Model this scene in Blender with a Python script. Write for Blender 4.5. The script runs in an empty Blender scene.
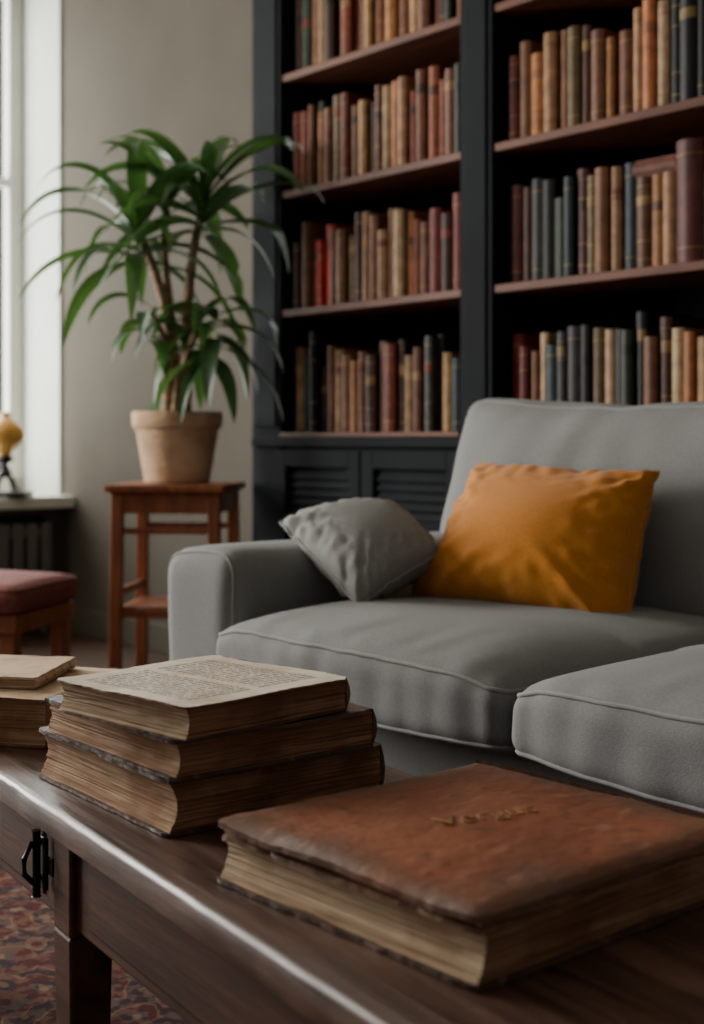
import bpy, bmesh, math, random
from mathutils import Vector, Matrix, noise
random.seed(11)
CAMH=0.82

# ---------------------------------------------------------------- materials
def base_mat(name):
    m=bpy.data.materials.new(name); m.use_nodes=True
    nt=m.node_tree; b=nt.nodes['Principled BSDF']
    return m,nt,b
def noise_mat(name,c1,c2,scale=5,stretch=(1,1,1),rough=0.6,bump=0.0,bscale=None,detail=6,lo=0.35,hi=0.65,metal=0,spec=0.5,bstretch=None,rough2=None,sheen=0,c3=None,s3=1.5,t3=(.45,.65),d3=4,st3=(1,1,1),bdist=.01):
    m,nt,b=base_mat(name)
    tc=nt.nodes.new('ShaderNodeTexCoord'); mp=nt.nodes.new('ShaderNodeMapping')
    mp.inputs['Scale'].default_value=stretch
    nt.links.new(tc.outputs['Object'],mp.inputs['Vector'])
    n=nt.nodes.new('ShaderNodeTexNoise'); n.inputs['Scale'].default_value=scale; n.inputs['Detail'].default_value=detail
    nt.links.new(mp.outputs[0],n.inputs['Vector'])
    r=nt.nodes.new('ShaderNodeValToRGB')
    r.color_ramp.elements[0].position=lo; r.color_ramp.elements[0].color=(*c1,1)
    r.color_ramp.elements[1].position=hi; r.color_ramp.elements[1].color=(*c2,1)
    nt.links.new(n.outputs['Fac'],r.inputs[0])
    out=r.outputs[0]
    if c3 is not None:
        mp3=nt.nodes.new('ShaderNodeMapping'); mp3.inputs['Scale'].default_value=st3; nt.links.new(tc.outputs['Object'],mp3.inputs[0])
        n3=nt.nodes.new('ShaderNodeTexNoise'); n3.inputs['Scale'].default_value=s3; n3.inputs['Detail'].default_value=d3
        nt.links.new(mp3.outputs[0],n3.inputs['Vector'])
        r3=nt.nodes.new('ShaderNodeValToRGB'); r3.color_ramp.elements[0].position=t3[0]; r3.color_ramp.elements[1].position=t3[1]
        nt.links.new(n3.outputs['Fac'],r3.inputs[0])
        mx=nt.nodes.new('ShaderNodeMixRGB'); nt.links.new(r3.outputs[0],mx.inputs[0]); nt.links.new(out,mx.inputs[1]); mx.inputs[2].default_value=(*c3,1)
        out=mx.outputs[0]
    nt.links.new(out,b.inputs['Base Color'])
    b.inputs['Roughness'].default_value=rough; b.inputs['Metallic'].default_value=metal
    b.inputs['Specular IOR Level'].default_value=spec
    if sheen: b.inputs['Sheen Weight'].default_value=sheen
    if rough2 is not None:
        mr=nt.nodes.new('ShaderNodeMapRange'); nt.links.new(n.outputs['Fac'],mr.inputs[0])
        mr.inputs[1].default_value=.3; mr.inputs[2].default_value=.7; mr.inputs[3].default_value=rough; mr.inputs[4].default_value=rough2
        nt.links.new(mr.outputs[0],b.inputs['Roughness'])
    if bump:
        mp2=nt.nodes.new('ShaderNodeMapping'); mp2.inputs['Scale'].default_value=bstretch or stretch
        nt.links.new(tc.outputs['Object'],mp2.inputs['Vector'])
        n2=nt.nodes.new('ShaderNodeTexNoise'); n2.inputs['Scale'].default_value=bscale or scale; n2.inputs['Detail'].default_value=5
        nt.links.new(mp2.outputs[0],n2.inputs['Vector'])
        bp=nt.nodes.new('ShaderNodeBump'); bp.inputs['Strength'].default_value=bump; bp.inputs['Distance'].default_value=bdist
        nt.links.new(n2.outputs['Fac'],bp.inputs['Height']); nt.links.new(bp.outputs[0],b.inputs['Normal'])
    return m
def col_mat(name,rough=0.55):
    m,nt,b=base_mat(name)
    a=nt.nodes.new('ShaderNodeAttribute'); a.attribute_name='Col'
    tc=nt.nodes.new('ShaderNodeTexCoord')
    n=nt.nodes.new('ShaderNodeTexNoise'); n.inputs['Scale'].default_value=30; n.inputs['Detail'].default_value=5
    nt.links.new(tc.outputs['Object'],n.inputs['Vector'])
    mr=nt.nodes.new('ShaderNodeMapRange'); mr.inputs[1].default_value=.3; mr.inputs[2].default_value=.7; mr.inputs[3].default_value=.6; mr.inputs[4].default_value=1.2
    nt.links.new(n.outputs['Fac'],mr.inputs[0])
    mx=nt.nodes.new('ShaderNodeVectorMath'); mx.operation='SCALE'
    nt.links.new(a.outputs['Color'],mx.inputs[0]); nt.links.new(mr.outputs[0],mx.inputs['Scale'])
    nt.links.new(mx.outputs[0],b.inputs['Base Color']); b.inputs['Roughness'].default_value=rough
    b.inputs['Specular IOR Level'].default_value=.25
    return m

M_wall=noise_mat('wall_plaster',(.098,.084,.066),(.110,.095,.075),scale=3,rough=.9,bump=.12,bscale=60,spec=.2)
M_reveal=noise_mat('reveal_white',(.62,.62,.57),(.68,.68,.63),scale=4,rough=.8)
M_ceil=noise_mat('ceiling_paint',(.40,.365,.31),(.44,.40,.345),scale=3,rough=.9)
M_floor=noise_mat('floor_wood',(.035,.017,.009),(.075,.037,.02),scale=4,stretch=(1,12,1),rough=.5,bump=.1)
M_shelf=noise_mat('shelf_paint',(.0045,.0060,.0085),(.0065,.0083,.0115),scale=6,rough=.75,spec=.13)
M_shelfback=noise_mat('shelf_back',(.0035,.0038,.0045),(.0045,.0048,.0055),scale=6,rough=.9,spec=.1)
M_mahog=noise_mat('shelf_board_wood',(.075,.022,.009),(.13,.042,.018),scale=6,stretch=(1,10,10),rough=.55,spec=.25)
M_fabric=noise_mat('sofa_fabric',(.192,.196,.192),(.217,.221,.216),scale=230,rough=.95,bump=.12,bscale=420,detail=2,sheen=.06,spec=.15)
M_pipe=noise_mat('sofa_piping',(.25,.252,.245),(.28,.282,.272),scale=200,rough=.95,spec=.15)
M_gray=noise_mat('pillow_grey',(.235,.237,.226),(.265,.267,.255),scale=220,rough=.95,bump=.12,bscale=400,detail=2,spec=.15)
M_yel=noise_mat('pillow_mustard',(.455,.158,.014),(.50,.185,.018),scale=180,rough=.85,bump=.12,bscale=380,detail=2,sheen=.15,spec=.15)
M_table=noise_mat('table_wood',(.028,.0125,.008),(.100,.047,.028),scale=6,stretch=(.8,14,6),rough=.30,rough2=.52,bump=.15,bscale=9,bstretch=(.8,16,6),c3=(.155,.082,.052),s3=9,t3=(.52,.72),d3=8,st3=(.6,2.2,1),lo=.28,hi=.72,bdist=.006)
M_apron=noise_mat('table_apron_wood',(.030,.011,.006),(.085,.033,.017),scale=5,stretch=(.8,6,10),rough=.5,bump=.12,bscale=9,lo=.28,hi=.72,c3=(.11,.048,.026),s3=9,t3=(.55,.75),d3=8,st3=(.6,2,2.2),spec=.35,bdist=.006)
M_iron=noise_mat('black_iron',(.01,.01,.01),(.03,.028,.026),scale=40,rough=.45,metal=.7)
M_cherry=noise_mat('stool_wood',(.155,.043,.014),(.27,.085,.03),scale=7,stretch=(6,6,1),rough=.42,spec=.35)
M_pot=noise_mat('clay_pot',(.42,.27,.16),(.60,.42,.27),scale=11,rough=.9,bump=.5,bscale=26,bstretch=(1,1,3),spec=.2)
M_soil=noise_mat('soil',(.02,.013,.008),(.05,.035,.02),scale=60,rough=1,bump=.8)
M_bark=noise_mat('cane_bark',(.16,.095,.05),(.34,.225,.125),scale=14,stretch=(1,1,5),rough=.85,bump=.5,bscale=30)
M_leaf=noise_mat('leaf',(.010,.038,.012),(.032,.092,.025),scale=7,rough=.38,spec=.45)
nt=M_leaf.node_tree; out=nt.nodes['Material Output']; pb=nt.nodes['Principled BSDF']
tr=nt.nodes.new('ShaderNodeBsdfTranslucent'); tr.inputs[0].default_value=(.08,.19,.03,1)
ms=nt.nodes.new('ShaderNodeMixShader'); ms.inputs[0].default_value=.22
nt.links.new(pb.outputs[0],ms.inputs[1]); nt.links.new(tr.outputs[0],ms.inputs[2]); nt.links.new(ms.outputs[0],out.inputs['Surface'])
M_pages=noise_mat('old_pages',(.30,.165,.085),(.58,.39,.235),scale=4,stretch=(.7,.7,60),rough=.9,bump=.7,bscale=4,bstretch=(.6,.6,90),c3=(.30,.155,.075),s3=16,spec=.2,d3=7)
M_pages2=noise_mat('cream_pages',(.42,.28,.165),(.70,.53,.36),scale=4,stretch=(.7,.7,60),rough=.9,bump=.7,bscale=4,bstretch=(.6,.6,90),spec=.2,c3=(.40,.25,.14),s3=18,t3=(.52,.72),d3=7)
M_pages3=noise_mat('brown_page_ends',(.20,.088,.043),(.38,.20,.11),scale=4,stretch=(.7,.7,60),rough=.9,bump=.7,bscale=4,bstretch=(.6,.6,90),c3=(.17,.078,.04),s3=14,spec=.2,d3=7)
M_cov1=noise_mat('dark_leather',(.035,.016,.009),(.10,.048,.026),scale=14,rough=.55,bump=.3,bscale=60,c3=(.22,.12,.07),s3=60,t3=(.58,.72))
M_cov2=noise_mat('brown_leather',(.10,.042,.02),(.20,.095,.048),scale=12,rough=.55,bump=.3,bscale=60,c3=(.30,.18,.11),s3=60,t3=(.6,.75))
M_gold=noise_mat('faded_gilt',(.24,.085,.035),(.46,.225,.095),scale=90,rough=.5,metal=.1)
M_redcush=noise_mat('red_upholstery',(.13,.03,.024),(.22,.06,.048),scale=120,rough=.9,bump=.2)
M_amber=noise_mat('amber_globe',(.60,.30,.06),(.80,.48,.14),scale=4,rough=.2)
M_rad=noise_mat('radiator_paint',(.10,.095,.085),(.13,.12,.11),scale=5,rough=.5)
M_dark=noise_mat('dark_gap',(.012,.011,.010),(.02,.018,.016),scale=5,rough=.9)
M_book=col_mat('book_cloth')

def worn_cover():
    m,nt,b=base_mat('worn_red_leather'); N=nt.nodes; K=nt.links
    tc=N.new('ShaderNodeTexCoord')
    def nz(s,d):
        n=N.new('ShaderNodeTexNoise'); n.inputs['Scale'].default_value=s; n.inputs['Detail'].default_value=d; K.new(tc.outputs['Object'],n.inputs[0]); return n
    def ramp(src,stops):
        r=N.new('ShaderNodeValToRGB'); e=r.color_ramp.elements
        e[0].position=stops[0][0]; e[0].color=(*stops[0][1],1); e[1].position=stops[-1][0]; e[1].color=(*stops[-1][1],1)
        for p,c in stops[1:-1]:
            q=e.new(p); q.color=(*c,1)
        K.new(src,r.inputs[0]); return r.outputs[0]
    a=ramp(nz(5,7).outputs['Fac'],[(.3,(.15,.045,.022)),(.48,(.235,.070,.030)),(.7,(.34,.115,.050))])
    n2=nz(55,8); s=ramp(n2.outputs['Fac'],[(.56,(0,0,0)),(.74,(.85,.85,.85))])
    mx=N.new('ShaderNodeMixRGB'); K.new(s,mx.inputs[0]); K.new(a,mx.inputs[1]); mx.inputs[2].default_value=(.105,.038,.02,1)
    sp=N.new('ShaderNodeSeparateXYZ'); K.new(tc.outputs['Object'],sp.inputs[0])
    def mth(op,p,q):
        n=N.new('ShaderNodeMath'); n.operation=op
        for k,v in enumerate((p,q)):
            if isinstance(v,(int,float)): n.inputs[k].default_value=v
            else: K.new(v,n.inputs[k])
        return n.outputs[0]
    ex=mth('MINIMUM',sp.outputs[0],mth('SUBTRACT',.335,sp.outputs[0])); ey=mth('MINIMUM',sp.outputs[1],mth('SUBTRACT',.322,sp.outputs[1]))
    n4=nz(14,8)
    e=mth('ADD',mth('MINIMUM',ex,ey),mth('MULTIPLY',mth('SUBTRACT',n4.outputs['Fac'],.5),.13))
    mr=N.new('ShaderNodeMapRange'); K.new(e,mr.inputs[0]); mr.inputs[1].default_value=.0; mr.inputs[2].default_value=.055; mr.inputs[3].default_value=.9; mr.inputs[4].default_value=0
    m2=N.new('ShaderNodeMixRGB'); K.new(mr.outputs[0],m2.inputs[0]); K.new(mx.outputs[0],m2.inputs[1]); m2.inputs[2].default_value=(.115,.060,.037,1)
    # pale scuffs
    mp=N.new('ShaderNodeMapping'); mp.inputs['Scale'].default_value=(1,4,1); mp.inputs['Rotation'].default_value=(0,0,.5); K.new(tc.outputs['Object'],mp.inputs[0])
    n5=N.new('ShaderNodeTexNoise'); n5.inputs['Scale'].default_value=22; n5.inputs['Detail'].default_value=9; K.new(mp.outputs[0],n5.inputs[0])
    s5=ramp(n5.outputs['Fac'],[(.60,(0,0,0)),(.70,(.5,.5,.5))])
    m3=N.new('ShaderNodeMixRGB'); K.new(s5,m3.inputs[0]); K.new(m2.outputs[0],m3.inputs[1]); m3.inputs[2].default_value=(.42,.20,.11,1)
    K.new(m3.outputs[0],b.inputs['Base Color']); b.inputs['Roughness'].default_value=.45
    bp=N.new('ShaderNodeBump'); bp.inputs['Strength'].default_value=.3; bp.inputs['Distance'].default_value=.006; K.new(nz(70,8).outputs['Fac'],bp.inputs['Height']); K.new(bp.outputs[0],b.inputs['Normal'])
    return m
M_red=worn_cover()

def page_text_mat():
    m,nt,b=base_mat('printed_page')
    N=nt.nodes; K=nt.links
    tc=N.new('ShaderNodeTexCoord'); sp=N.new('ShaderNodeSeparateXYZ'); K.new(tc.outputs['Object'],sp.inputs[0])
    def math(op,a,bv=None):
        n=N.new('ShaderNodeMath'); n.operation=op
        if isinstance(a,(int,float)): n.inputs[0].default_value=a
        else: K.new(a,n.inputs[0])
        if bv is not None:
            if isinstance(bv,(int,float)): n.inputs[1].default_value=bv
            else: K.new(bv,n.inputs[1])
        return n.outputs[0]
    x,y=sp.outputs[0],sp.outputs[1]
    fr=math('FRACT',math('MULTIPLY',y,1/0.0085))
    line=math('LESS_THAN',fr,0.58)
    n=N.new('ShaderNodeTexNoise'); n.inputs['Scale'].default_value=1; n.inputs['Detail'].default_value=2
    mp=N.new('ShaderNodeMapping'); mp.inputs['Scale'].default_value=(300,118,1); K.new(tc.outputs['Object'],mp.inputs[0]); K.new(mp.outputs[0],n.inputs[0])
    word=math('GREATER_THAN',n.outputs['Fac'],0.43)
    mx1=math('MULTIPLY',math('GREATER_THAN',x,0.022),math('LESS_THAN',x,0.203))
    my1=math('MULTIPLY',math('GREATER_THAN',y,0.026),math('LESS_THAN',y,0.200))
    gap=math('GREATER_THAN',math('ABSOLUTE',math('SUBTRACT',x,0.113)),0.006)
    t=math('MULTIPLY',math('MULTIPLY',line,word),math('MULTIPLY',math('MULTIPLY',mx1,my1),gap))
    t=math('MULTIPLY',t,0.85)
    n2=N.new('ShaderNodeTexNoise'); n2.inputs['Scale'].default_value=14; n2.inputs['Detail'].default_value=5; K.new(tc.outputs['Object'],n2.inputs[0])
    r=N.new('ShaderNodeValToRGB'); r.color_ramp.elements[0].position=.35; r.color_ramp.elements[0].color=(.52,.41,.29,1)
    r.color_ramp.elements[1].position=.6; r.color_ramp.elements[1].color=(.74,.64,.50,1); K.new(n2.outputs['Fac'],r.inputs[0])
    mx=N.new('ShaderNodeMixRGB'); K.new(t,mx.inputs[0]); K.new(r.outputs[0],mx.inputs[1]); mx.inputs[2].default_value=(.08,.062,.05,1)
    K.new(mx.outputs[0],b.inputs['Base Color']); b.inputs['Roughness'].default_value=.85
    return m
M_print=page_text_mat()

def rug_mat():
    m,nt,b=base_mat('persian_rug')
    N=nt.nodes; K=nt.links
    tc=N.new('ShaderNodeTexCoord')
    nd=N.new('ShaderNodeTexNoise'); nd.inputs['Scale'].default_value=14; K.new(tc.outputs['Object'],nd.inputs[0])
    vm=N.new('ShaderNodeVectorMath'); vm.operation='MULTIPLY_ADD'; K.new(nd.outputs['Color'],vm.inputs[0]); vm.inputs[1].default_value=(.09,.09,.0); K.new(tc.outputs['Object'],vm.inputs[2])
    v=N.new('ShaderNodeTexVoronoi'); v.inputs['Scale'].default_value=13; v.inputs['Randomness'].default_value=.9; K.new(vm.outputs[0],v.inputs[0])
    r=N.new('ShaderNodeValToRGB'); r.color_ramp.interpolation='CONSTANT'
    cols=[(0,(.20,.12,.07)),(.14,(.022,.02,.032)),(.30,(.085,.016,.014)),(.52,(.16,.10,.065)),(.58,(.028,.02,.026))]
    e=r.color_ramp.elements
    e[0].position=0; e[0].color=(*cols[0][1],1); e[1].position=.14; e[1].color=(*cols[1][1],1)
    for p,c in cols[2:]:
        q=e.new(p); q.color=(*c,1)
    K.new(v.outputs['Distance'],r.inputs[0])
    n=N.new('ShaderNodeTexNoise'); n.inputs['Scale'].default_value=48; n.inputs['Detail'].default_value=4; K.new(tc.outputs['Object'],n.inputs[0])
    r2=N.new('ShaderNodeValToRGB'); r2.color_ramp.elements[0].position=.46; r2.color_ramp.elements[1].position=.56
    r2.color_ramp.elements[0].color=(.045,.012,.012,1); r2.color_ramp.elements[1].color=(.16,.095,.065,1); K.new(n.outputs['Fac'],r2.inputs[0])
    mx=N.new('ShaderNodeMixRGB'); mx.inputs[0].default_value=.45; K.new(r.outputs[0],mx.inputs[1]); K.new(r2.outputs[0],mx.inputs[2])
    K.new(mx.outputs[0],b.inputs['Base Color']); b.inputs['Roughness'].default_value=1; b.inputs['Specular IOR Level'].default_value=.1
    bp=N.new('ShaderNodeBump'); bp.inputs['Strength'].default_value=.5; n3=N.new('ShaderNodeTexNoise'); n3.inputs['Scale'].default_value=300; K.new(tc.outputs['Object'],n3.inputs[0]); K.new(n3.outputs['Fac'],bp.inputs['Height']); K.new(bp.outputs[0],b.inputs['Normal'])
    return m
M_rug=rug_mat()

# ---------------------------------------------------------------- mesh builder
class MB:
    def __init__(s): s.v=[]; s.f=[]; s.fm=[]; s.mats=[]; s.fc=[]
    def mi(s,m):
        if m not in s.mats: s.mats.append(m)
        return s.mats.index(m)
    def add(s,vs,fs,mat,col=(1,1,1)):
        o=len(s.v); s.v+= [tuple(v) for v in vs]; i=s.mi(mat)
        for f in fs: s.f.append([a+o for a in f]); s.fm.append(i); s.fc.append(col)
    def box(s,x0,x1,y0,y1,z0,z1,mat,col=(1,1,1),fn=None):
        vs=[(x0,y0,z0),(x1,y0,z0),(x1,y1,z0),(x0,y1,z0),(x0,y0,z1),(x1,y0,z1),(x1,y1,z1),(x0,y1,z1)]
        if fn: vs=[fn(v) for v in vs]
        s.add(vs,[(0,3,2,1),(4,5,6,7),(0,1,5,4),(1,2,6,5),(2,3,7,6),(3,0,4,7)],mat,col)
    def tube(s,pts,r,mat,n=8,closed=False):
        pts=[Vector(p) for p in pts]; N=len(pts); vs=[];fs=[]
        rr=r if isinstance(r,(list,tuple)) else [r]*N
        ref=Vector((0,0,1))
        for i,p in enumerate(pts):
            a=pts[(i-1)%N] if (closed or i>0) else pts[i]; b=pts[(i+1)%N] if (closed or i<N-1) else pts[i]
            t=(b-a).normalized(); rf=ref if abs(t.dot(ref))<.95 else Vector((1,0,0))
            x=t.cross(rf).normalized(); y=x.cross(t).normalized()
            for k in range(n):
                an=2*math.pi*k/n; vs.append(p+(x*math.cos(an)+y*math.sin(an))*rr[i])
        for i in range(N if closed else N-1):
            j=(i+1)%N
            for k in range(n):
                fs.append((i*n+k,i*n+(k+1)%n,j*n+(k+1)%n,j*n+k))
        if not closed:
            fs.append(tuple(range(n))); fs.append(tuple(reversed(range((N-1)*n,N*n))))
        s.add(vs,fs,mat)
    def lathe(s,prof,c,mat,n=40):
        vs=[];fs=[]
        for (r,z) in prof:
            for k in range(n):
                a=2*math.pi*k/n; vs.append((c[0]+r*math.cos(a),c[1]+r*math.sin(a),c[2]+z))
        for i in range(len(prof)-1):
            for k in range(n): fs.append((i*n+k,i*n+(k+1)%n,(i+1)*n+(k+1)%n,(i+1)*n+k))
        fs.append(tuple(reversed(range(n)))); fs.append(tuple(range((len(prof)-1)*n,len(prof)*n)))
        s.add(vs,fs,mat)
    def soft(s,c,h,r,mat,n=(26,22,8),deform=None,pipe=None,pipemat=None,pr=.0035,loops=(1,-1)):
        idx={};vs=[];fs=[]
        def P(i,j,k):
            key=(i,j,k)
            if key in idx: return idx[key]
            p=Vector(((2*i/n[0]-1)*h[0],(2*j/n[1]-1)*h[1],(2*k/n[2]-1)*h[2]))
            q=Vector([max(-(h[a]-r),min(h[a]-r,p[a])) for a in range(3)]); d=p-q
            if d.length>1e-9: p=q+d.normalized()*r
            if deform: p=deform(p)
            idx[key]=len(vs); vs.append(p+Vector(c)); return idx[key]
        X,Y,Z=n
        for i in range(X):
            for j in range(Y):
                fs.append((P(i,j,Z),P(i+1,j,Z),P(i+1,j+1,Z),P(i,j+1,Z)))
                fs.append((P(i,j,0),P(i,j+1,0),P(i+1,j+1,0),P(i+1,j,0)))
        for i in range(X):
            for k in range(Z):
                fs.append((P(i,0,k),P(i+1,0,k),P(i+1,0,k+1),P(i,0,k+1)))
                fs.append((P(i,Y,k),P(i,Y,k+1),P(i+1,Y,k+1),P(i+1,Y,k)))
        for j in range(Y):
            for k in range(Z):
                fs.append((P(0,j,k),P(0,j,k+1),P(0,j+1,k+1),P(0,j+1,k)))
                fs.append((P(X,j,k),P(X,j+1,k),P(X,j+1,k+1),P(X,j,k+1)))
        s.add(vs,fs,mat)
        if pipe:
            ax=pipe; ph=math.radians(40)
            a,b,cx={'z':(0,1,2),'y':(0,2,1),'x':(1,2,0)}[ax]
            for sg in loops:
                pts=[]
                ha,hb=h[a]-r,h[b]-r; rc=r*math.cos(ph); hc=(h[cx]-r+r*math.sin(ph))*sg
                def seg(p0,p1,m=24):
                    for q in range(m): 
                        t=q/m; pts.append((p0[0]*(1-t)+p1[0]*t,p0[1]*(1-t)+p1[1]*t))
                def arc(cx_,cy_,a0):
                    for q in range(6):
                        an=a0+math.pi/2*q/6; pts.append((cx_+rc*math.cos(an),cy_+rc*math.sin(an)))
                seg((-ha,-hb-rc),(ha,-hb-rc)); arc(ha,-hb,-math.pi/2)
                seg((ha+rc,-hb),(ha+rc,hb)); arc(ha,hb,0)
                seg((ha,hb+rc),(-ha,hb+rc)); arc(-ha,hb,math.pi/2)
                seg((-ha-rc,hb),(-ha-rc,-hb)); arc(-ha,-hb,math.pi)
                out=[]
                for (u,v) in pts:
                    p=Vector((0,0,0)); p[a]=u; p[b]=v; p[cx]=hc
                    if deform: p=deform(p)
                    out.append(p+Vector(c))
                s.tube(out,pr,pipemat or mat,n=6,closed=True)
    def obj(s,name,parent=None,smooth=True,bevel=0,angle=38,sub=0,loc=None,rot=0):
        me=bpy.data.meshes.new(name); me.from_pydata(s.v,[],s.f)
        for m in s.mats: me.materials.append(m)
        me.polygons.foreach_set('material_index',s.fm)
        ca=me.color_attributes.new('Col','FLOAT_COLOR','CORNER')
        data=[]
        for p,c in zip(me.polygons,s.fc): data+= [c[0],c[1],c[2],1]*p.loop_total
        ca.data.foreach_set('color',data)
        me.update()
        if smooth:
            me.polygons.foreach_set('use_smooth',[True]*len(me.polygons)); me.set_sharp_from_angle(angle=math.radians(angle))
        o=bpy.data.objects.new(name,me); bpy.context.collection.objects.link(o)
        if parent: o.parent=parent
        if loc is not None: o.location=loc; o.rotation_euler=(0,0,rot)
        if bevel:
            b=o.modifiers.new('bevel','BEVEL'); b.width=bevel; b.segments=2; b.limit_method='ANGLE'; b.angle_limit=math.radians(40)
        if sub:
            b=o.modifiers.new('sub','SUBSURF'); b.levels=sub; b.render_levels=sub
        return o
def empty(name,loc,rot=0):
    e=bpy.data.objects.new(name,None); bpy.context.collection.objects.link(e); e.location=loc; e.rotation_euler=(0,0,rot); e.empty_display_size=.1; return e

# ---------------------------------------------------------------- room
RA=math.atan2(-1350,1152); RO=(.2816,3.52,0)
def room(u,v,z=0):
    c,s_=math.cos(RA),math.sin(RA); return Vector((RO[0]+u*c-v*s_,RO[1]+u*s_+v*c,z))
UL=-2.75; VB=.33; UR=3.4; VF=-4.3; H=3.02
def robj(m,name,**k): return m.obj(name,loc=RO,rot=RA,**k)
m=MB(); m.box(UL-.4,UR,VF,VB+.15,-.06,0,M_floor); robj(m,'floor',smooth=False)
m=MB(); m.box(UL-.4,UR,VF,VB+.15,H,H+.1,M_ceil); robj(m,'ceiling',smooth=False)
m=MB(); m.box(UL-.4,UR,VB,VB+.15,0,H,M_wall); robj(m,'wall_back',smooth=False)
SZ=.583; WT=2.88
wins=[(-1.25,VB-.012),(-3.35,-1.85)]
m=MB()
m.box(UL-.4,UL,VF,VB,0,SZ-.05,M_wall); m.box(UL-.4,UL,VF,VB,WT,H,M_wall)
m.box(UL-.4,UL,wins[0][1],VB,SZ-.05,WT,M_reveal)
m.box(UL-.4,UL,wins[1][1],wins[0][0],SZ-.05,WT,M_wall)
m.box(UL-.4,UL,VF,wins[1][0],SZ-.05,WT,M_wall)
robj(m,'wall_left',smooth=False)
for i,(a,b) in enumerate(wins):
    m=MB(); x0,x1=UL-.39,UL-.33
    m.box(x0,x1,a,a+.07,SZ,WT,M_reveal); m.box(x0,x1,b-.07,b,SZ,WT,M_reveal)
    m.box(x0,x1,a,b,SZ,SZ+.08,M_reveal); m.box(x0,x1,a,b,WT-.08,WT,M_reveal)
    m.box(x0+.01,x1-.01,(a+b)/2-.03,(a+b)/2+.03,SZ,WT,M_reveal); m.box(x0+.01,x1-.01,a,b,1.95,1.99,M_reveal)
    robj(m,'window_%d'%(i+1),smooth=False,bevel=.005)
    m=MB(); m.box(UL-.33,UL+.12,a,b if i else VB,SZ-.05,SZ,M_reveal); robj(m,'trim_%d'%(i+1),smooth=False,bevel=.006)
m=MB(); m.box(UL,-.95,VB-.018,VB,0,.11,M_wall); robj(m,'baseboard_back',smooth=False,bevel=.004)

# radiator
m=MB()
for k in range(17):
    y=VB-.12-k*.065
    m.box(UL+.03,UL+.10,y-.022,y+.022,.10,.47,M_rad)
m.box(UL+.045,UL+.085,VB-.12-16*.065-.02,VB-.10,.13,.17,M_rad); m.box(UL+.045,UL+.085,VB-.12-16*.065-.02,VB-.10,.41,.45,M_rad)
for k in (0,16): m.box(UL+.05,UL+.08,VB-.12-k*.065-.012,VB-.12-k*.065+.012,0,.12,M_rad)
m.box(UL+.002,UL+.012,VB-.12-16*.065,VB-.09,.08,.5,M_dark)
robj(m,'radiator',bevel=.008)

# ---------------------------------------------------------------- bookcase
SH=[.84,1.215,1.575,1.93,2.285,2.64]
bc=empty('bookcase',RO,RA)
cols=[(-.77,0.0),(.115,.885),(1.0,1.77)]
ups=[(-.915,-.77),(0,.115),(.885,1.0),(1.77,1.885)]
m=MB()
for a,b in ups:
    m.box(a,b,0.0,VB-.004,0,2.97,M_shelf)
    m.box(a+.018,b-.018,-.006,.0,.86,2.94,M_shelf)
m.box(-.915,1.885,VB-.02,VB-.003,0,2.97,M_shelfback)
m.box(-.93,1.90,-.02,VB-.004,2.93,3.0,M_shelf)
m.box(-.905,1.875,-.012,VB-.02,.80,.828,M_shelf)
m.box(-.915,1.885,.012,.03,.0,.80,M_shelf)
m.box(-.915,1.885,-.004,.02,0,.09,M_shelf)
m.obj('carcass',bc,smooth=False,bevel=.004)
m=MB()
for a,b in cols:
    m.box(a,b,-.004,VB-.02,.828,.842,M_mahog)
    for z in SH[1:]: m.box(a,b,.006,VB-.02,z-.022,z,M_mahog)
m.obj('shelf_boards',bc,smooth=False,bevel=.003)
m=MB()
for a,b in cols:
    mid=(a+b)/2
    for p,q in ((a-.01,mid-.004),(mid+.004,b+.01)):
        f=.05; z0,z1=.10,.79
        m.box(p,p+f,-.012,.012,z0,z1,M_shelf); m.box(q-f,q,-.012,.012,z0,z1,M_shelf)
        m.box(p+f,q-f,-.012,.012,z0,z0+f,M_shelf); m.box(p+f,q-f,-.012,.012,z1-f,z1,M_shelf)
        m.box(p+f,q-f,-.012,.012,.56,.60,M_shelf)
        m.box(p+f+.02,q-f-.02,-.006,.012,z0+f+.02,.54,M_shelf)
        zz=.603
        while zz<z1-f-.025:
            m.add([(p+f,-.004,zz),(q-f,-.004,zz),(q-f,.008,zz+.03),(p+f,.008,zz+.03),(p+f,.002,zz-.006),(q-f,.002,zz-.006),(q-f,.014,zz+.024),(p+f,.014,zz+.024)],
                      [(0,1,2,3),(4,7,6,5),(0,4,5,1),(1,5,6,2),(2,6,7,3),(3,7,4,0)],M_shelf)
            zz+=.026
m.obj('cabinet_doors',bc,smooth=False,bevel=.002)

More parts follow.
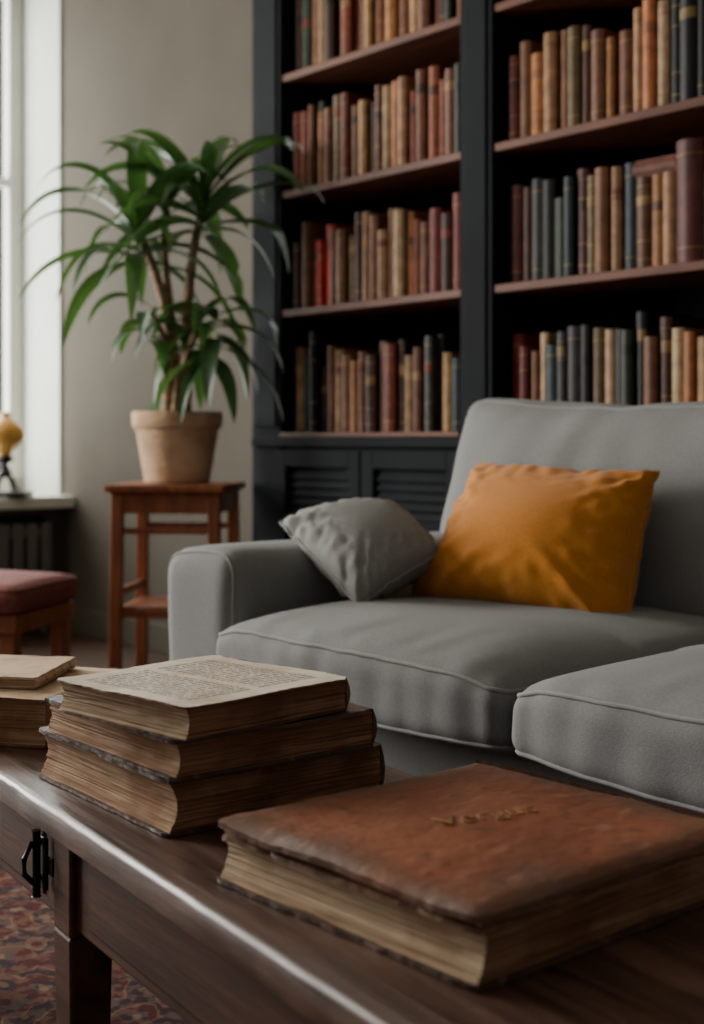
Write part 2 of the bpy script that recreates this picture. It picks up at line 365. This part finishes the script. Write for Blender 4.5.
C=dict(db=(.050,.019,.010),br=(.140,.056,.024),rb=(.17,.040,.016),rd=(.12,.018,.012),bred=(.38,.022,.014),tn=(.29,.155,.068),or_=(.31,.115,.034),
       cr=(.38,.26,.14),bk=(.010,.0095,.0095),gr=(.045,.045,.042),te=(.017,.032,.037),pl=(.068,.016,.014),ol=(.13,.08,.03),gn=(.023,.033,.020))
rows={
 (0,0):'tn te bk gr br tn br or_ br db br rb db tn br or_ gr bk',
 (0,1):'db rd br rb bred bred br br ol db tn br tn br cr or_ rb br rd',
 (0,2):'rb rb br gn or_ br ol rb br tn db br tn or_ tn rb br',
 (0,3):'db gn br tn db br rb rd br tn br rb or_ br tn br rb',
 (0,4):'br rb tn db br or_ br gn tn br rb br tn db br tn br',
 (1,0):'rd rd br cr te gr gr bk ol cr gr gn bk br db cr or_ tn bk bk gr br cr',
 (1,1):'pl db gr bk gn te pl ol br tn te gr rd br cr br tn rd br db gr cr tn br',
 (1,2):'rd br or_ tn br ol db br or_ br tn or_ cr bk bk bk gr br rb tn db br tn',
 (1,3):'br tn or_ br rb tn cr br tn db rd br tn or_ br bk bk gr br tn br',
 (1,4):'br tn db br rb tn cr br tn db rd br tn or_ br tn br tn br db br',
}
for c_ in (0,1): rows[(c_,5)]=rows[(c_,3)]
def shelf_book(m,x,w,v0,dp,z,h,col,rr,bow=True):
    arc=[]; bul=.22*w
    for k in range(6):
        t=k/5; arc.append((x+w*t, v0-bul*math.sin(math.pi*t)))
    def prism(z0,z1,off,c,depth):
        pts=[(a,b-off) for a,b in arc]+[(x+w,v0+depth),(x,v0+depth)]
        n=len(pts); vs=[(a,b,z0) for a,b in pts]+[(a,b,z1) for a,b in pts]
        fs=[tuple(reversed(range(n))),tuple(range(n,2*n))]+[(i,(i+1)%n,(i+1)%n+n,i+n) for i in range(n)]
        m.add(vs,fs,M_book,c)
    prism(z,z+h,0,col,.012)
    m.box(x,x+.0025,v0+.01,v0+dp,z,z+h,M_book,col); m.box(x+w-.0025,x+w,v0+.01,v0+dp,z,z+h,M_book,col)
    m.box(x+.0025,x+w-.0025,v0+.01,v0+dp-.004,z+.004,z+h-.005,M_book,(.40,.28,.16))
    st=rr.random(); lum=sum(col)
    gold=(.36,.22,.08) if lum<.45 else (.12,.05,.02)
    if st<.6:
        for q in ([.12,.88] if st<.3 else [.1,.3,.72,.9]):
            prism(z+h*q-.0015,z+h*q+.0015,.0012,tuple(.5*g+.5*c_ for g,c_ in zip(gold,col)),.005)
    if .35<st<.8 and w>.02:
        q=rr.choice([.66,.74,.8]); lab=rr.choice([tuple(c_*.35 for c_ in col),tuple(.5*g+.5*c_ for g,c_ in zip(gold,col)),(.15,.03,.015)])
        prism(z+h*(q-.05),z+h*(q+.05),.0008,lab,.005)
m=MB()
for (ci,ri),seq in list(rows.items())+[((2,r),rows[(1,r)]) for r in range(6)]:
    rr=random.Random(ci*17+ri*5+2); a,b=cols[ci]; x=a+(.012 if ci==0 else .02)
    names=seq.split(); k=0
    z=SH[ri]+.0008 if ri else .8428
    hmax=.27 if ri==5 else 1
    big=False
    while True:
        nm=names[k%len(names)]; w=rr.uniform(.024,.046); h=rr.uniform(.195,.262); dp=rr.uniform(.15,.2)
        if nm=='bk': h=rr.uniform(.24,.275)
        if nm=='cr': h=rr.uniform(.225,.275)
        if (ci,ri)==(0,0) and k==2: h=.30
        h=min(h,hmax)
        if (ci,ri)==(1,1):
            if a+.40<x<a+.535: h=.212; nm=['tn','br','or_','tn','br'][k%5]
            elif x>=a+.535 and not big: big=True; nm='pl'; w=.072; h=.275
        if x+w>b-.006: break
        c=C[nm]; f=rr.uniform(.7,1.25); col=(c[0]*f,c[1]*f*rr.uniform(.9,1.1),c[2]*f)
        v0=rr.uniform(.03,.055)
        shelf_book(m,x,w-.0012,v0,dp,z,h,col,rr)
        x+=w; k+=1
        if rr.random()<.05 and (ci,ri)!=(1,1): x+=.010
a=cols[1][0]; z=SH[1]+.0008+.2125
x0,x1=a+.41,a+.532
m.box(x0,x1,.045,.20,z,z+.004,M_book,(.11,.03,.02)); m.box(x0,x1,.045,.20,z+.036,z+.040,M_book,(.11,.03,.02))
m.box(x0+.004,x1-.004,.055,.196,z+.004,z+.036,M_book,(.40,.28,.16))
V=[];F=[]
for q in range(7):
    t=q/6; yy=.047-.008*math.sin(math.pi*t); V+=[(x0,yy,z+.04*t),(x1,yy,z+.04*t)]
for q in range(6): F.append((2*q,2*q+1,2*q+3,2*q+2))
F+= [tuple(2*q for q in range(7)),tuple(2*q+1 for q in range(6,-1,-1))]
m.add(V,F,M_book,(.11,.032,.02))
robj(m,'shelf_books',angle=30)

# ---------------------------------------------------------------- sofa
SA=math.atan2(-1350,1072); SO=(-.341,2.50,0)
sofa=empty('sofa',SO,SA)
AW=.202; CL=.71; SD=.90; LEN=AW*2+CL*2
def wr(p,s=9,a=.004,seed=0):
    q=Vector(p)*s+Vector((seed,seed*.7,0)); return noise.noise_vector(q)*a
m=MB()
m.soft((LEN/2,.47,.24),(LEN/2-.03,.415,.155),.02,M_fabric,n=(20,10,6))
m.soft((LEN/2,.84,.46),(LEN/2-.02,.055,.37),.04,M_fabric,n=(30,6,16))
m.obj('base_frame',sofa,angle=60)
for i,x in enumerate((-.024,LEN-AW)):
    w_=AW+.024
    m=MB()
    def dfa(p):
        q=p.copy(); 
        q+=wr(p,5,.006,i*3)
        if p.z>0: q.z+= .014*(1-(p.x/(w_/2))**2)*(p.z/.27)
        return q
    m.soft((x+w_/2,SD/2,.344),(w_/2,SD/2,.271),.042,M_fabric,n=(14,30,20),deform=dfa,pipe='y',pipemat=M_pipe,loops=(-1,),pr=.003)
    m.obj('arm_%d'%(i+1),sofa,angle=80)
for i in range(2):
    hx,hy,hz=CL/2-.002,.325,.056
    def dfc(p,i=i):
        X,Y=p.x/hx,p.y/hy; q=p.copy()
        X=max(-1,min(1,X));Y=max(-1,min(1,Y))
        t=(p.z+hz)/(2*hz)
        q.z+=.030*(1-X**4)*(1-Y**4)*t - .024*(abs(X)**6)*(1 if Y<0 else .3)*t
        q.z-= .010*(1-X*X)*max(0,-Y)**3*(1-t)
        if Y<0: q.y-= .022*(1-X*X)*(abs(Y)**3)
        q+=wr(p,6,.005,4+i*5)+wr(p,17,.002,2+i)*max(0,abs(Y)-.2)
        cr=noise.noise(Vector((p.x*20,p.y*3+i*4,2.2)))
        q.z+= .0055*cr*max(0,abs(Y)-.4)*t
        q.y+= .004*noise.noise(Vector((p.x*18,p.z*6,i*3+1.)))*(1 if Y<-.9 else 0)
        return q
    m=MB(); m.soft((AW+CL*(i+.5),.285,.46),(hx,hy,hz),.034,M_fabric,n=(80,50,14),deform=dfc,pipe='z',pipemat=M_pipe,pr=.0038)
    m.obj('seat_cushion_%d'%(i+1),sofa,angle=80)
for i in range(2):
    hx=.435; cx=(.055+.435) if i==0 else (LEN-.055-.435)
    hx-= .008
    hy,hz=.088,.215
    def dfb(p,i=i):
        X,Z=max(-1,min(1,p.x/hx)),max(-1,min(1,p.z/hz)); q=p.copy()
        f=(p.y-hy)/(-2*hy)
        q.y-= .045*(1-X**4)*(1-Z**4)*f
        q.y+= .05*(Z+1)
        q.z-= .030*((X+1)/2)*max(0,Z) if i==0 else .02*((1-X)/2)*max(0,Z)
        if i==0 and X<0: q.x+= .03*max(0,Z)**2*abs(X)
        q+=wr(p,3.5,.012,9+i*5)+wr(p,11,.006,i)*f
        return q
    m=MB(); m.soft((cx,.665,.692),(hx,hy,hz),.042,M_fabric,n=(54,10,34),deform=dfb,pipe='y',pipemat=M_pipe,loops=(-1,),pr=.003)
    m.obj('back_cushion_%d'%(i+1),sofa,angle=80)
m=MB()
for x in (.07,LEN-.07):
    for y in (.07,SD-.07): m.lathe([(.018,0),(.026,.09)],(x,y,0),M_iron,n=16)
m.obj('feet',sofa)

def pillow(name,cor,th,mat,seed,n=54,pinch=.09,wa=.006,sag=0,fold_a=.012,pw=.5):
    A,B_,C_,D_=[Vector(c) for c in cor]
    m=MB(); vs={};V=[];F=[]
    nrm=((B_-A).cross(D_-A)).normalized()
    def P(i,j,sd):
        s=2*i/n-1;t=2*j/n-1
        edge=(i in (0,n) or j in (0,n))
        key=(i,j,0 if edge else sd)
        if key in vs: return vs[key]
        s2=s*(1-pinch*(1-t*t)); t2=t*(1-pinch*(1-s*s))
        a=(s2+1)/2;b=(t2+1)/2
        p=A*(1-a)*(1-b)+B_*a*(1-b)+C_*a*b+D_*(1-a)*b
        T=th*(max(0,(1-s*s)*(1-t*t)))**pw*(1-.28*t*(1 if sag else 0))
        w=noise.noise(Vector((s*1.2+seed,t*1.2,sd*3.)))*wa
        fold=noise.noise(Vector(((abs(s)-abs(t))*5,seed+sd,(1 if s>0 else 5)+(2 if t>0 else 9))))
        rad=max(abs(s),abs(t))
        w+=fold_a*fold*max(0,rad-.3)*(min(abs(s),abs(t)))
        # short gathers along the seams
        w+=fold_a*.18*noise.noise(Vector((s*7+t*2,t*7-s*2,seed)))*max(0,rad-.45)*2
        if edge: T=0; w*=.4
        p=p+nrm*(sd*T+w); vs[key]=len(V); V.append(p); return vs[key]
    for i in range(n):
        for j in range(n):
            F.append((P(i,j,1),P(i+1,j,1),P(i+1,j+1,1),P(i,j+1,1)))
            F.append((P(i,j,-1),P(i,j+1,-1),P(i+1,j+1,-1),P(i+1,j,-1)))
    m.add(V,F,mat)
    ed=[(i,0) for i in range(n)]+[(n,j) for j in range(n)]+[(i,n) for i in range(n,0,-1)]+[(0,j) for j in range(n,0,-1)]
    m.tube([V[vs[(i,j,0)]] for i,j in ed],.0028,mat,n=6,closed=True)
    return m.obj(name,angle=80,loc=SO,rot=SA)
pillow('mustard_cushion',[(.312,.325,.512),(.770,.385,.498),(.688,.56,.765),(.278,.53,.775)],.100,M_yel,3.3,sag=1,fold_a=.055,pinch=.085,pw=.42)
pillow('grey_cushion',[(.385,.145,.538),(.385,.335,.622),(.150,.42,.686),(.112,.175,.666)],.074,M_gray,8.1,pinch=.03,wa=.004,fold_a=.045,pw=.42)

# ---------------------------------------------------------------- coffee table
TA=math.atan2(-.842,.539); TO=(-.4098,1.572,0)
TZ=.43; TW=.41; T0,T1=-.62,1.15
tb=empty('coffee_table',TO,TA)
m=MB()
# thick top with softly worn, slightly uneven front edge
nx_=90
def topstrip(y0,y1,wear0,wear1,seed):
    V=[];F=[]
    prof=[(0,-.030),(0,-.006),(.0025,-.0015),(.007,0)]
    for i in range(nx_+1):
        x=T0+(T1-T0)*i/nx_
        w0=(noise.noise(Vector((x*14,seed,0)))*.0016+noise.noise(Vector((x*55,seed,0)))*.0008)*wear0
        w1=(noise.noise(Vector((x*14,seed,9)))*.0016)*wear1
        row=[]
        for dy,dz in prof: row.append((x,y0+dy*wear0+w0+ (0 if wear0 else 0),TZ+dz+(w0*.3 if dz>-.01 and dz<0 else 0)))
        for dy,dz in reversed(prof): row.append((x,y1-dy*wear1-w1,TZ+dz))
        V+=row
    K=8
    for i in range(nx_):
        for k in range(K): F.append((i*K+k,i*K+(k+1)%K,(i+1)*K+(k+1)%K,(i+1)*K+k))
    F.append(tuple(range(K))); F.append(tuple(reversed(range(nx_*K,nx_*K+K))))
    m.add(V,F,M_table)
topstrip(0,TW/3-.0004,1,.25,1); topstrip(TW/3+.0004,2*TW/3-.0004,.25,.25,2); topstrip(2*TW/3+.0004,TW,.25,1,3)
m.obj('top',tb,angle=50)
m=MB()
i0=.03
for y in (i0,TW-i0-.022): 
    m.box(T0+.05,T1-.05,y,y+.022,.292,TZ-.03,M_apron)
for x in (T0+.05,T1-.072): m.box(x,x+.022,i0,TW-i0,.292,TZ-.03,M_apron)
m.box(.205,.70,i0-.003,i0+.004,.305,TZ-.042,M_apron)
m.box(-.5,.07,i0-.003,i0+.004,.305,TZ-.042,M_apron)
m.obj('apron',tb,smooth=False,bevel=.003)
m=MB()
for x in (T0+.04,.116,T1-.09):
    for y in (i0-.008,TW-i0-.042): 
        cx,cy=x+.025,y+.025
        def tp(v,cx=cx,cy=cy):
            k=1 if v[2]>.2 else .8
            return (cx+(v[0]-cx)*k,cy+(v[1]-cy)*k,v[2])
        m.box(x,x+.05,y,y+.05,.285,TZ-.03,M_apron)
        m.box(x,x+.05,y,y+.05,0.008,.2849,M_apron,fn=tp)
m.obj('legs',tb,smooth=False,bevel=.003)
m=MB()
yy=i0-.006
m.box(.072,.096,yy-.004,yy,.318,.376,M_iron)
m.tube([(.084,yy-.010,.310),(.084,yy-.010,.384)],.0048,M_iron,n=10)
m.tube([(.084,yy-.014,.372),(.084,yy-.024,.354),(.084,yy-.024,.337),(.084,yy-.012,.324)],.0035,M_iron,n=8)
for z in (.33,.37): m.tube([(.077,yy-.004,z),(.077,yy-.009,z)],.004,M_iron,n=8)
m.box(.096,.114,yy-.003,yy,.338,.358,M_iron)
m.obj('iron_latch',tb,bevel=.001)

# ---------------------------------------------------------------- old books
def slab(m,x0,x1,y0,y1,z0,z1,mat,jit,seed,n=40,wav=.002,topmat=None,curl=0,cr=.12):
    V=[];F=[];Ft=[]
    def prt(i,j,z):
        a=i/n;b=j/n; x=x0+(x1-x0)*a; y=y0+(y1-y0)*b
        nx=noise.noise(Vector((x*60,y*60,seed)))*jit+max(0,noise.noise(Vector((x*22,y*22,seed+4)))-.35)*jit*3
        if i==0 : x+=abs(nx)*1.0
        if i==n : x-=abs(nx)
        if j==0 : y+=abs(nx)
        if j==n : y-=abs(nx)
        for ci,cj in ((0,0),(n,0),(0,n),(n,n)):
            d=math.hypot(i-ci,j-cj)
            if d<1.1:
                k=(1.1-d)*.003; x+= k if ci==0 else -k; y+= k if cj==0 else -k
        zz=z+wav*noise.noise(Vector((x*9,y*9,seed+3)))+wav*.3*noise.noise(Vector((x*40,y*40,seed)))
        e=min(a,1-a,b,1-b)
        if curl: zz-=curl*max(0,1-e/cr)**2*(1+.8*noise.noise(Vector((x*14,y*14,seed+9))))
        return (x,y,zz)
    for z in (z0,z1):
        for i in range(n+1):
            for j in range(n+1): V.append(prt(i,j,z))
    K=(n+1)*(n+1); g=lambda i,j,l:l*K+i*(n+1)+j
    for i in range(n):
        for j in range(n):
            Ft.append((g(i,j,1),g(i+1,j,1),g(i+1,j+1,1),g(i,j+1,1)))
            F.append((g(i,j,0),g(i,j+1,0),g(i+1,j+1,0),g(i+1,j,0)))
    for i in range(n):
        F.append((g(i,0,0),g(i+1,0,0),g(i+1,0,1),g(i,0,1))); F.append((g(i,n,0),g(i,n,1),g(i+1,n,1),g(i+1,n,0)))
        F.append((g(0,i,0),g(0,i,1),g(0,i+1,1),g(0,i+1,0))); F.append((g(n,i,0),g(n,i+1,0),g(n,i+1,1),g(n,i,1)))
    o=len(m.v); m.v+=V
    i1=m.mi(mat); i2=m.mi(topmat or mat)
    for f in F: m.f.append([a+o for a in f]); m.fm.append(i1); m.fc.append((1,1,1))
    for f in Ft: m.f.append([a+o for a in f]); m.fm.append(i2); m.fc.append((1,1,1))
def pageblock(m,x0,x1,y0,y1,z0,z1,mat,seed,conc=.006,endmat=None):
    n=40;k=22;V=[];F=[];Fe=[]
    per=[(x0+(x1-x0)*i/n,y0,0,-1) for i in range(n)]+[(x1,y0+(y1-y0)*i/n,1,0) for i in range(n)]+[(x1-(x1-x0)*i/n,y1,0,1) for i in range(n)]+[(x0,y1-(y1-y0)*i/n,-1,0) for i in range(n)]
    L=len(per)
    for q in range(k+1):
        t=q/k
        for (x,y,ax,ay) in per:
            d=0
            sx=conc*math.sin(math.pi*t)*max(0,1-(x-x0)/.03)
            d+= .0016*noise.noise(Vector((x*25,y*25,t*9+seed)))+.0016*noise.noise(Vector((seed,x*8+y*8,t*40)))
            V.append((x+sx+ax*d,y+ay*d,z0+(z1-z0)*t))
    for q in range(k):
        for i in range(L):
            (Fe if (i<n or 2*n<=i<3*n) else F).append((q*L+i,q*L+(i+1)%L,(q+1)*L+(i+1)%L,(q+1)*L+i))
    F.append(tuple(reversed(range(L)))); F.append(tuple(range(k*L,k*L+L)))
    o=len(m.v); m.add(V,F,mat)
    ie=m.mi(endmat or mat)
    for f in Fe: m.f.append([a+o for a in f]); m.fm.append(ie); m.fc.append((1,1,1))
def old_book(name,corner,z,ang,w,d,h,cov,pages,seed,topmat=None,ct=.0035,ov=.005,wav=.0015,curl=0,endmat=None,botmat=None,flap=False,cr=.12,jit=.0045):
    m=MB()
    slab(m,0,w,0,d,0,ct*.8,botmat or cov,jit,seed,wav=0)
    slab(m,0,w,0,d,h-ct,h,cov,jit,seed+5,wav=wav,topmat=topmat,curl=curl,cr=cr)
    if flap: slab(m,.002,w,.001,d-.004,h-ct-.011,h-ct-.0075,M_cov2,.005,seed+8,wav=.003,curl=curl*.6,cr=cr)
    pageblock(m,ov,w-.004,ov,d-ov,ct*.8,h-ct+.0004-curl*.3,pages,seed,endmat=endmat,conc=.009 if h>.045 else .005)
    V=[];F=[];k=8
    for q in range(k+1):
        t=q/k; V.append((w-.004+.006*math.sin(math.pi*t),.004,h*t*.998)); V.append((w-.004+.006*math.sin(math.pi*t),d-.004,h*t*.998))
    for q in range(k): F.append((2*q,2*q+1,2*q+3,2*q+2))
    F.append(tuple(2*q for q in range(k+1))); F.append(tuple(2*q+1 for q in range(k,-1,-1)))
    m.add(V,F,cov)
    for t in (.2,.4,.6,.8):
        m.tube([(w-.004+.006*math.sin(math.pi*q/8)+.001,d*t,h*q/8) for q in range(1,8)],.002,cov,n=6)
    return m.obj(name,angle=40,loc=(corner[0],corner[1],z),rot=math.radians(ang))
z=TZ+.001
old_book('antique_book',(-.180,1.316),z,37,.272,.312,.056,M_cov1,M_pages,1,endmat=M_pages3,ct=.004)
z+=.0575
old_book('antique_book.001',(-.172,1.305),z,38.5,.256,.290,.040,M_cov1,M_pages,2,endmat=M_pages3,ct=.004)
z+=.0415
old_book('open_printed_book',(-.160,1.290),z,45.5,.228,.226,.034,M_cov2,M_pages2,3,topmat=M_print,ct=.002,wav=.002,endmat=M_pages3,botmat=M_cov1)
big=old_book('leather_book',(.088,.946),TZ+.001,41,.335,.322,.058,M_red,M_pages2,7,ct=.005,ov=.005,wav=.0025,curl=.005,endmat=M_pages3,botmat=M_cov1,flap=True,cr=.07)
fc=bpy.data.curves.new('title','FONT'); fc.body='Vergus'; fc.size=.037; fc.extrude=.0009; fc.align_x='CENTER'; fc.align_y='CENTER'; fc.shear=.25
fo=bpy.data.objects.new('tmp',fc); bpy.context.collection.objects.link(fo)
bpy.context.view_layer.update()
dg=bpy.context.evaluated_depsgraph_get(); tm=bpy.data.meshes.new_from_object(fo.evaluated_get(dg)); bpy.data.objects.remove(fo)
tm.materials.clear(); tm.materials.append(M_gold)
t=bpy.data.objects.new('gilt_title',tm); bpy.context.collection.objects.link(t); t.parent=big; t.rotation_euler=(0,0,math.radians(-14))
cx_,cy_=.178,.162
cz=max(.058+.0025*noise.noise(Vector((x_*9,y_*9,15)))+.00075*noise.noise(Vector((x_*40,y_*40,12))) for x_ in (.13,.15,.172,.19,.215) for y_ in (.155,.165,.175))
t.location=(cx_,cy_,cz-.0006)
def left_book(name,c,z,ang,w,d,h,cov,pg,seed,top=None,end=None):
    a=math.radians(ang); ox=c[0]-w*math.cos(a); oy=c[1]-w*math.sin(a)
    return old_book(name,(ox,oy),z,ang,w,d,h,cov,pg,seed,topmat=top,endmat=end)
left_book('antique_book.002',(-.384,1.70),TZ+.001,-14,.17,.235,.062,M_cov2,M_pages2,12,top=M_pages2,end=M_pages)
left_book('antique_book.003',(-.412,1.765),TZ+.0645,-6,.15,.17,.015,M_pages2,M_pages2,15)

# ---------------------------------------------------------------- rug
m=MB(); m.box(-1.1,2.0,-1.9,-.03,.0005,.008,M_rug); m.obj('persian_rug',smooth=False,loc=SO,rot=SA,bevel=.002)

# ---------------------------------------------------------------- plant stand
PX,PY=-.528,4.08; PZ=.690
st=empty('plant_stand',(PX,PY,0),math.radians(-6))
m=MB(); s=.178
m.box(-s,s,-s,s,PZ-.022,PZ,M_cherry); m.box(-s+.014,s-.014,-s+.014,s-.014,PZ-.03,PZ-.022,M_cherry)
m.obj('seat',st,smooth=False,bevel=.005)
m=MB()
for sx in (-1,1):
    for sy in (-1,1):
        x,y=sx*(s-.035),sy*(s-.035); 
        def sp(v,x=x,y=y,sx=sx,sy=sy):
            k=(PZ-.03-v[2])/PZ; return (v[0]+sx*.008*k,v[1]+sy*.008*k,v[2])
        m.box(x-.017,x+.017,y-.017,y+.017,0,PZ-.03,M_cherry,fn=sp)
a=s-.035
for sg in (-1,1):
    m.box(-a,a,sg*a-.009,sg*a+.009,PZ-.085,PZ-.03,M_cherry); m.box(sg*a-.009,sg*a+.009,-a,a,PZ-.085,PZ-.03,M_cherry)
    m.box(-a,a,sg*a-.008,sg*a+.008,.30,.325,M_cherry); m.box(sg*a-.008,sg*a+.008,-a,a,.36,.385,M_cherry)
    m.box(-a,a,sg*a-.007,sg*a+.007,.545,.563,M_cherry)
m.box(-a,a,-a,a,.318,.332,M_cherry)
m.obj('legs',st,smooth=False,bevel=.003)

# ---------------------------------------------------------------- potted plant
pp=empty('potted_dracaena',(PX,PY,PZ+.001),0)
m=MB()
m.lathe([(.092,0),(.098,.004),(.122,.150),(.124,.160),(.131,.165),(.135,.172),(.137,.206),(.133,.214),(.123,.213),(.118,.19),(.116,.185)],(0,0,0),M_pot,n=56)
m.obj('pot',pp,angle=30)
m=MB(); m.lathe([(.0,.178),(.119,.186),(.10,.190),(.05,.196),(0.0,.2)],(0,0,0),M_soil,n=30); m.obj('soil',pp)
crown=[(-.115,-.03,.76),(.085,-.05,.84),(.075,-.07,.47),(-.02,-.04,.88),(.12,-.05,.50),(-.07,-.06,.52)]
m=MB()
def stem(p0,p1,p2,p3,r0,r1):
    pts=[];rs=[]
    P=[Vector(p) for p in (p0,p1,p2,p3)]
    for i in range(22):
        t=i/21; p=P[0]*(1-t)**3+P[1]*3*t*(1-t)**2+P[2]*3*t*t*(1-t)+P[3]*t**3
        pts.append(p); rs.append((r0*(1-t)+r1*t)*(1+.09*math.sin(i*2.6)))
    m.tube(pts,rs,M_bark,n=12)
stem((-.030,0,.18),(-.02,0,.42),(.0,-.01,.50),crown[0],.020,.013)
stem((.022,.01,.18),(.03,0,.4),(.02,-.03,.6),crown[1],.020,.012)
stem((.0,-.03,.18),(-.01,-.02,.3),(.05,-.05,.42),crown[2],.013,.009)
stem((.0,.02,.18),(.0,.02,.5),(-.07,0,.7),crown[3],.015,.010)
stem((-.018,-.01,.36),(-.02,-.02,.42),(-.05,-.04,.46),crown[5],.010,.007)
m.obj('canes',pp,angle=70)
m=MB()
ci,si=math.cos(-RA),math.sin(-RA)
def keep(p):
    w=Vector((p.x+PX-RO[0],p.y+PY-RO[1])); u=w.x*ci-w.y*si; v=w.x*si+w.y*ci
    lim=VB-.03 if u<-.95 else -.035
    if v>lim:
        dv=lim-v; D=(math.sin(-RA),math.cos(-RA)); p=Vector((p.x+D[0]*dv,p.y+D[1]*dv,p.z))
    return p
def leaf(base,az,el,L,w,droop,rr):
    n=14; p=Vector(base); d=Vector((math.cos(az)*math.cos(el),math.sin(az)*math.cos(el),math.sin(el)))
    side0=Vector((-math.sin(az),math.cos(az),0)); V=[];F=[]; tw=rr.uniform(-.9,.9)
    for i in range(n+1):
        t=i/n
        wd=w*(.30+.70*math.sin(min(1,t*2.1)*math.pi/2))*(1-t**2.2)**.9
        up=side0.cross(d).normalized()*-1
        s_=(side0*math.cos(tw*t)+up*math.sin(tw*t))
        nrm=s_.cross(d).normalized()
        if nrm.z<0: nrm=-nrm
        V+= [keep(p-s_*wd+nrm*wd*.3),keep(p-s_*wd*.5+nrm*wd*.1),keep(p.copy()),keep(p+s_*wd*.5+nrm*wd*.1),keep(p+s_*wd+nrm*wd*.3)]
        p=p+d*(L/n); d=(d+Vector((0,0,-droop*(.3+1.5*t)/n))).normalized()
    for i in range(n):
        for k in range(4): F.append((i*5+k,i*5+k+1,i*5+k+6,i*5+k+5))
    m.add(V,F,M_leaf)
rr=random.Random(33)
for ci_,(c,cnt,lo,hi,el0,el1,dr) in enumerate([(crown[0],24,.33,.46,-.1,1.1,2.4),(crown[1],24,.36,.48,.0,1.15,2.0),(crown[3],9,.28,.36,.3,1.2,1.7),(crown[2],10,.24,.33,-.3,.7,3.0),(crown[4],11,.24,.34,-.4,.5,3.0),(crown[5],8,.18,.26,-.1,.6,3.0)]):
    for k in range(cnt):
        az=k*2.39996+ci_+rr.uniform(-.3,.3); f=k/cnt; el=el0+(el1-el0)*f+rr.uniform(-.15,.15)
        b=Vector(c)+Vector((0,0,-.10+.12*f))
        leaf(b,az,el,rr.uniform(lo,hi),rr.uniform(.024,.037),dr*rr.uniform(.7,1.25),rr)
o=m.obj('leaves',pp,angle=180)

# ---------------------------------------------------------------- footstool
fs=empty('footstool',(-1.035,3.72,0),math.radians(-14))
m=MB(); m.soft((0,0,.402),(.225,.19,.038),.034,M_redcush,n=(20,18,8),deform=lambda p:Vector((p.x,p.y,p.z+(.018*(1-(p.x/.23)**2)*(1-(p.y/.2)**2) if p.z>0 else 0))),pipe='z',pr=.004); m.obj('seat_pad',fs,angle=80)
m=MB(); m.box(-.21,.21,-.175,.175,.315,.365,M_cherry)
for sx in (-1,1):
    for sy in (-1,1):
        m.box(sx*.18-.022,sx*.18+.022,sy*.145-.022,sy*.145+.022,0,.32,M_cherry)
m.box(-.18,.18,-.01,.01,.10,.125,M_cherry)
for sx in (-1,1): m.box(sx*.18-.01,sx*.18+.01,-.145,.145,.10,.125,M_cherry)
m.obj('frame',fs,angle=35,bevel=.003)

# ---------------------------------------------------------------- globe lamp on sill
gl=room(UL+.03,VB-.30,SZ+.0005)
g=empty('globe_lamp',(gl.x+.02,gl.y,gl.z),0)
m=MB(); m.box(-.10,.10,-.07,.07,0,.022,M_iron)
for k in range(4):
    a=math.pi/4+k*math.pi/2; ca,sa=math.cos(a),math.sin(a)
    m.tube([(ca*.06,sa*.05,.022),(ca*.045,sa*.04,.06),(ca*.02,sa*.02,.09),(ca*.012,sa*.012,.13)],.007,M_iron)
m.lathe([(.012,.08),(.03,.10),(.012,.12),(.012,.135),(.032,.15),(.036,.165),(.02,.17)],(0,0,0),M_iron,n=24)
m.obj('stand',g,angle=40)
m=MB(); m.lathe([(.018,.168)]+[(.082*math.sin(math.pi*t)**.8,.17+.175*t) for t in [i/20 for i in range(2,19)]]+[(.022,.335),(.02,.35),(.008,.355)],(0,0,0),M_amber,n=36); m.obj('globe',g,angle=50)

# ---------------------------------------------------------------- light
w=bpy.data.worlds.new('World'); bpy.context.scene.world=w; w.use_nodes=True
bg=w.node_tree.nodes['Background']; bg.inputs[0].default_value=(1,.97,.92,1); bg.inputs[1].default_value=.19
def area(name,u,v,z,sx,sy,pw,col,tilt=0):
    l=bpy.data.lights.new(name,'AREA'); l.shape='RECTANGLE'; l.size=sx; l.size_y=sy; l.energy=pw; l.color=col
    o=bpy.data.objects.new(name,l); bpy.context.collection.objects.link(o); o.location=room(u,v,z)
    d=room(u+1,v,z-tilt)-room(u,v,z); o.rotation_euler=d.to_track_quat('-Z','Y').to_euler(); return o
area('window_daylight_1',UL-.46,-.48,1.7,1.45,2.2,115,(.97,1,.95))
area('window_daylight_2',UL-.46,-2.6,1.7,1.45,2.2,430,(1,.965,.91))

cam=bpy.data.cameras.new('cam'); co=bpy.data.objects.new('camera',cam); bpy.context.collection.objects.link(co)
co.location=(0,0,CAMH); co.rotation_euler=(math.pi/2,0,0)
cam.sensor_fit='HORIZONTAL'; cam.sensor_width=36; cam.lens=36*1350/704; cam.shift_y=-72/704
cam.clip_start=.05
cam.dof.use_dof=True; cam.dof.focus_distance=1.6; cam.dof.aperture_fstop=6.5
bpy.context.scene.camera=co
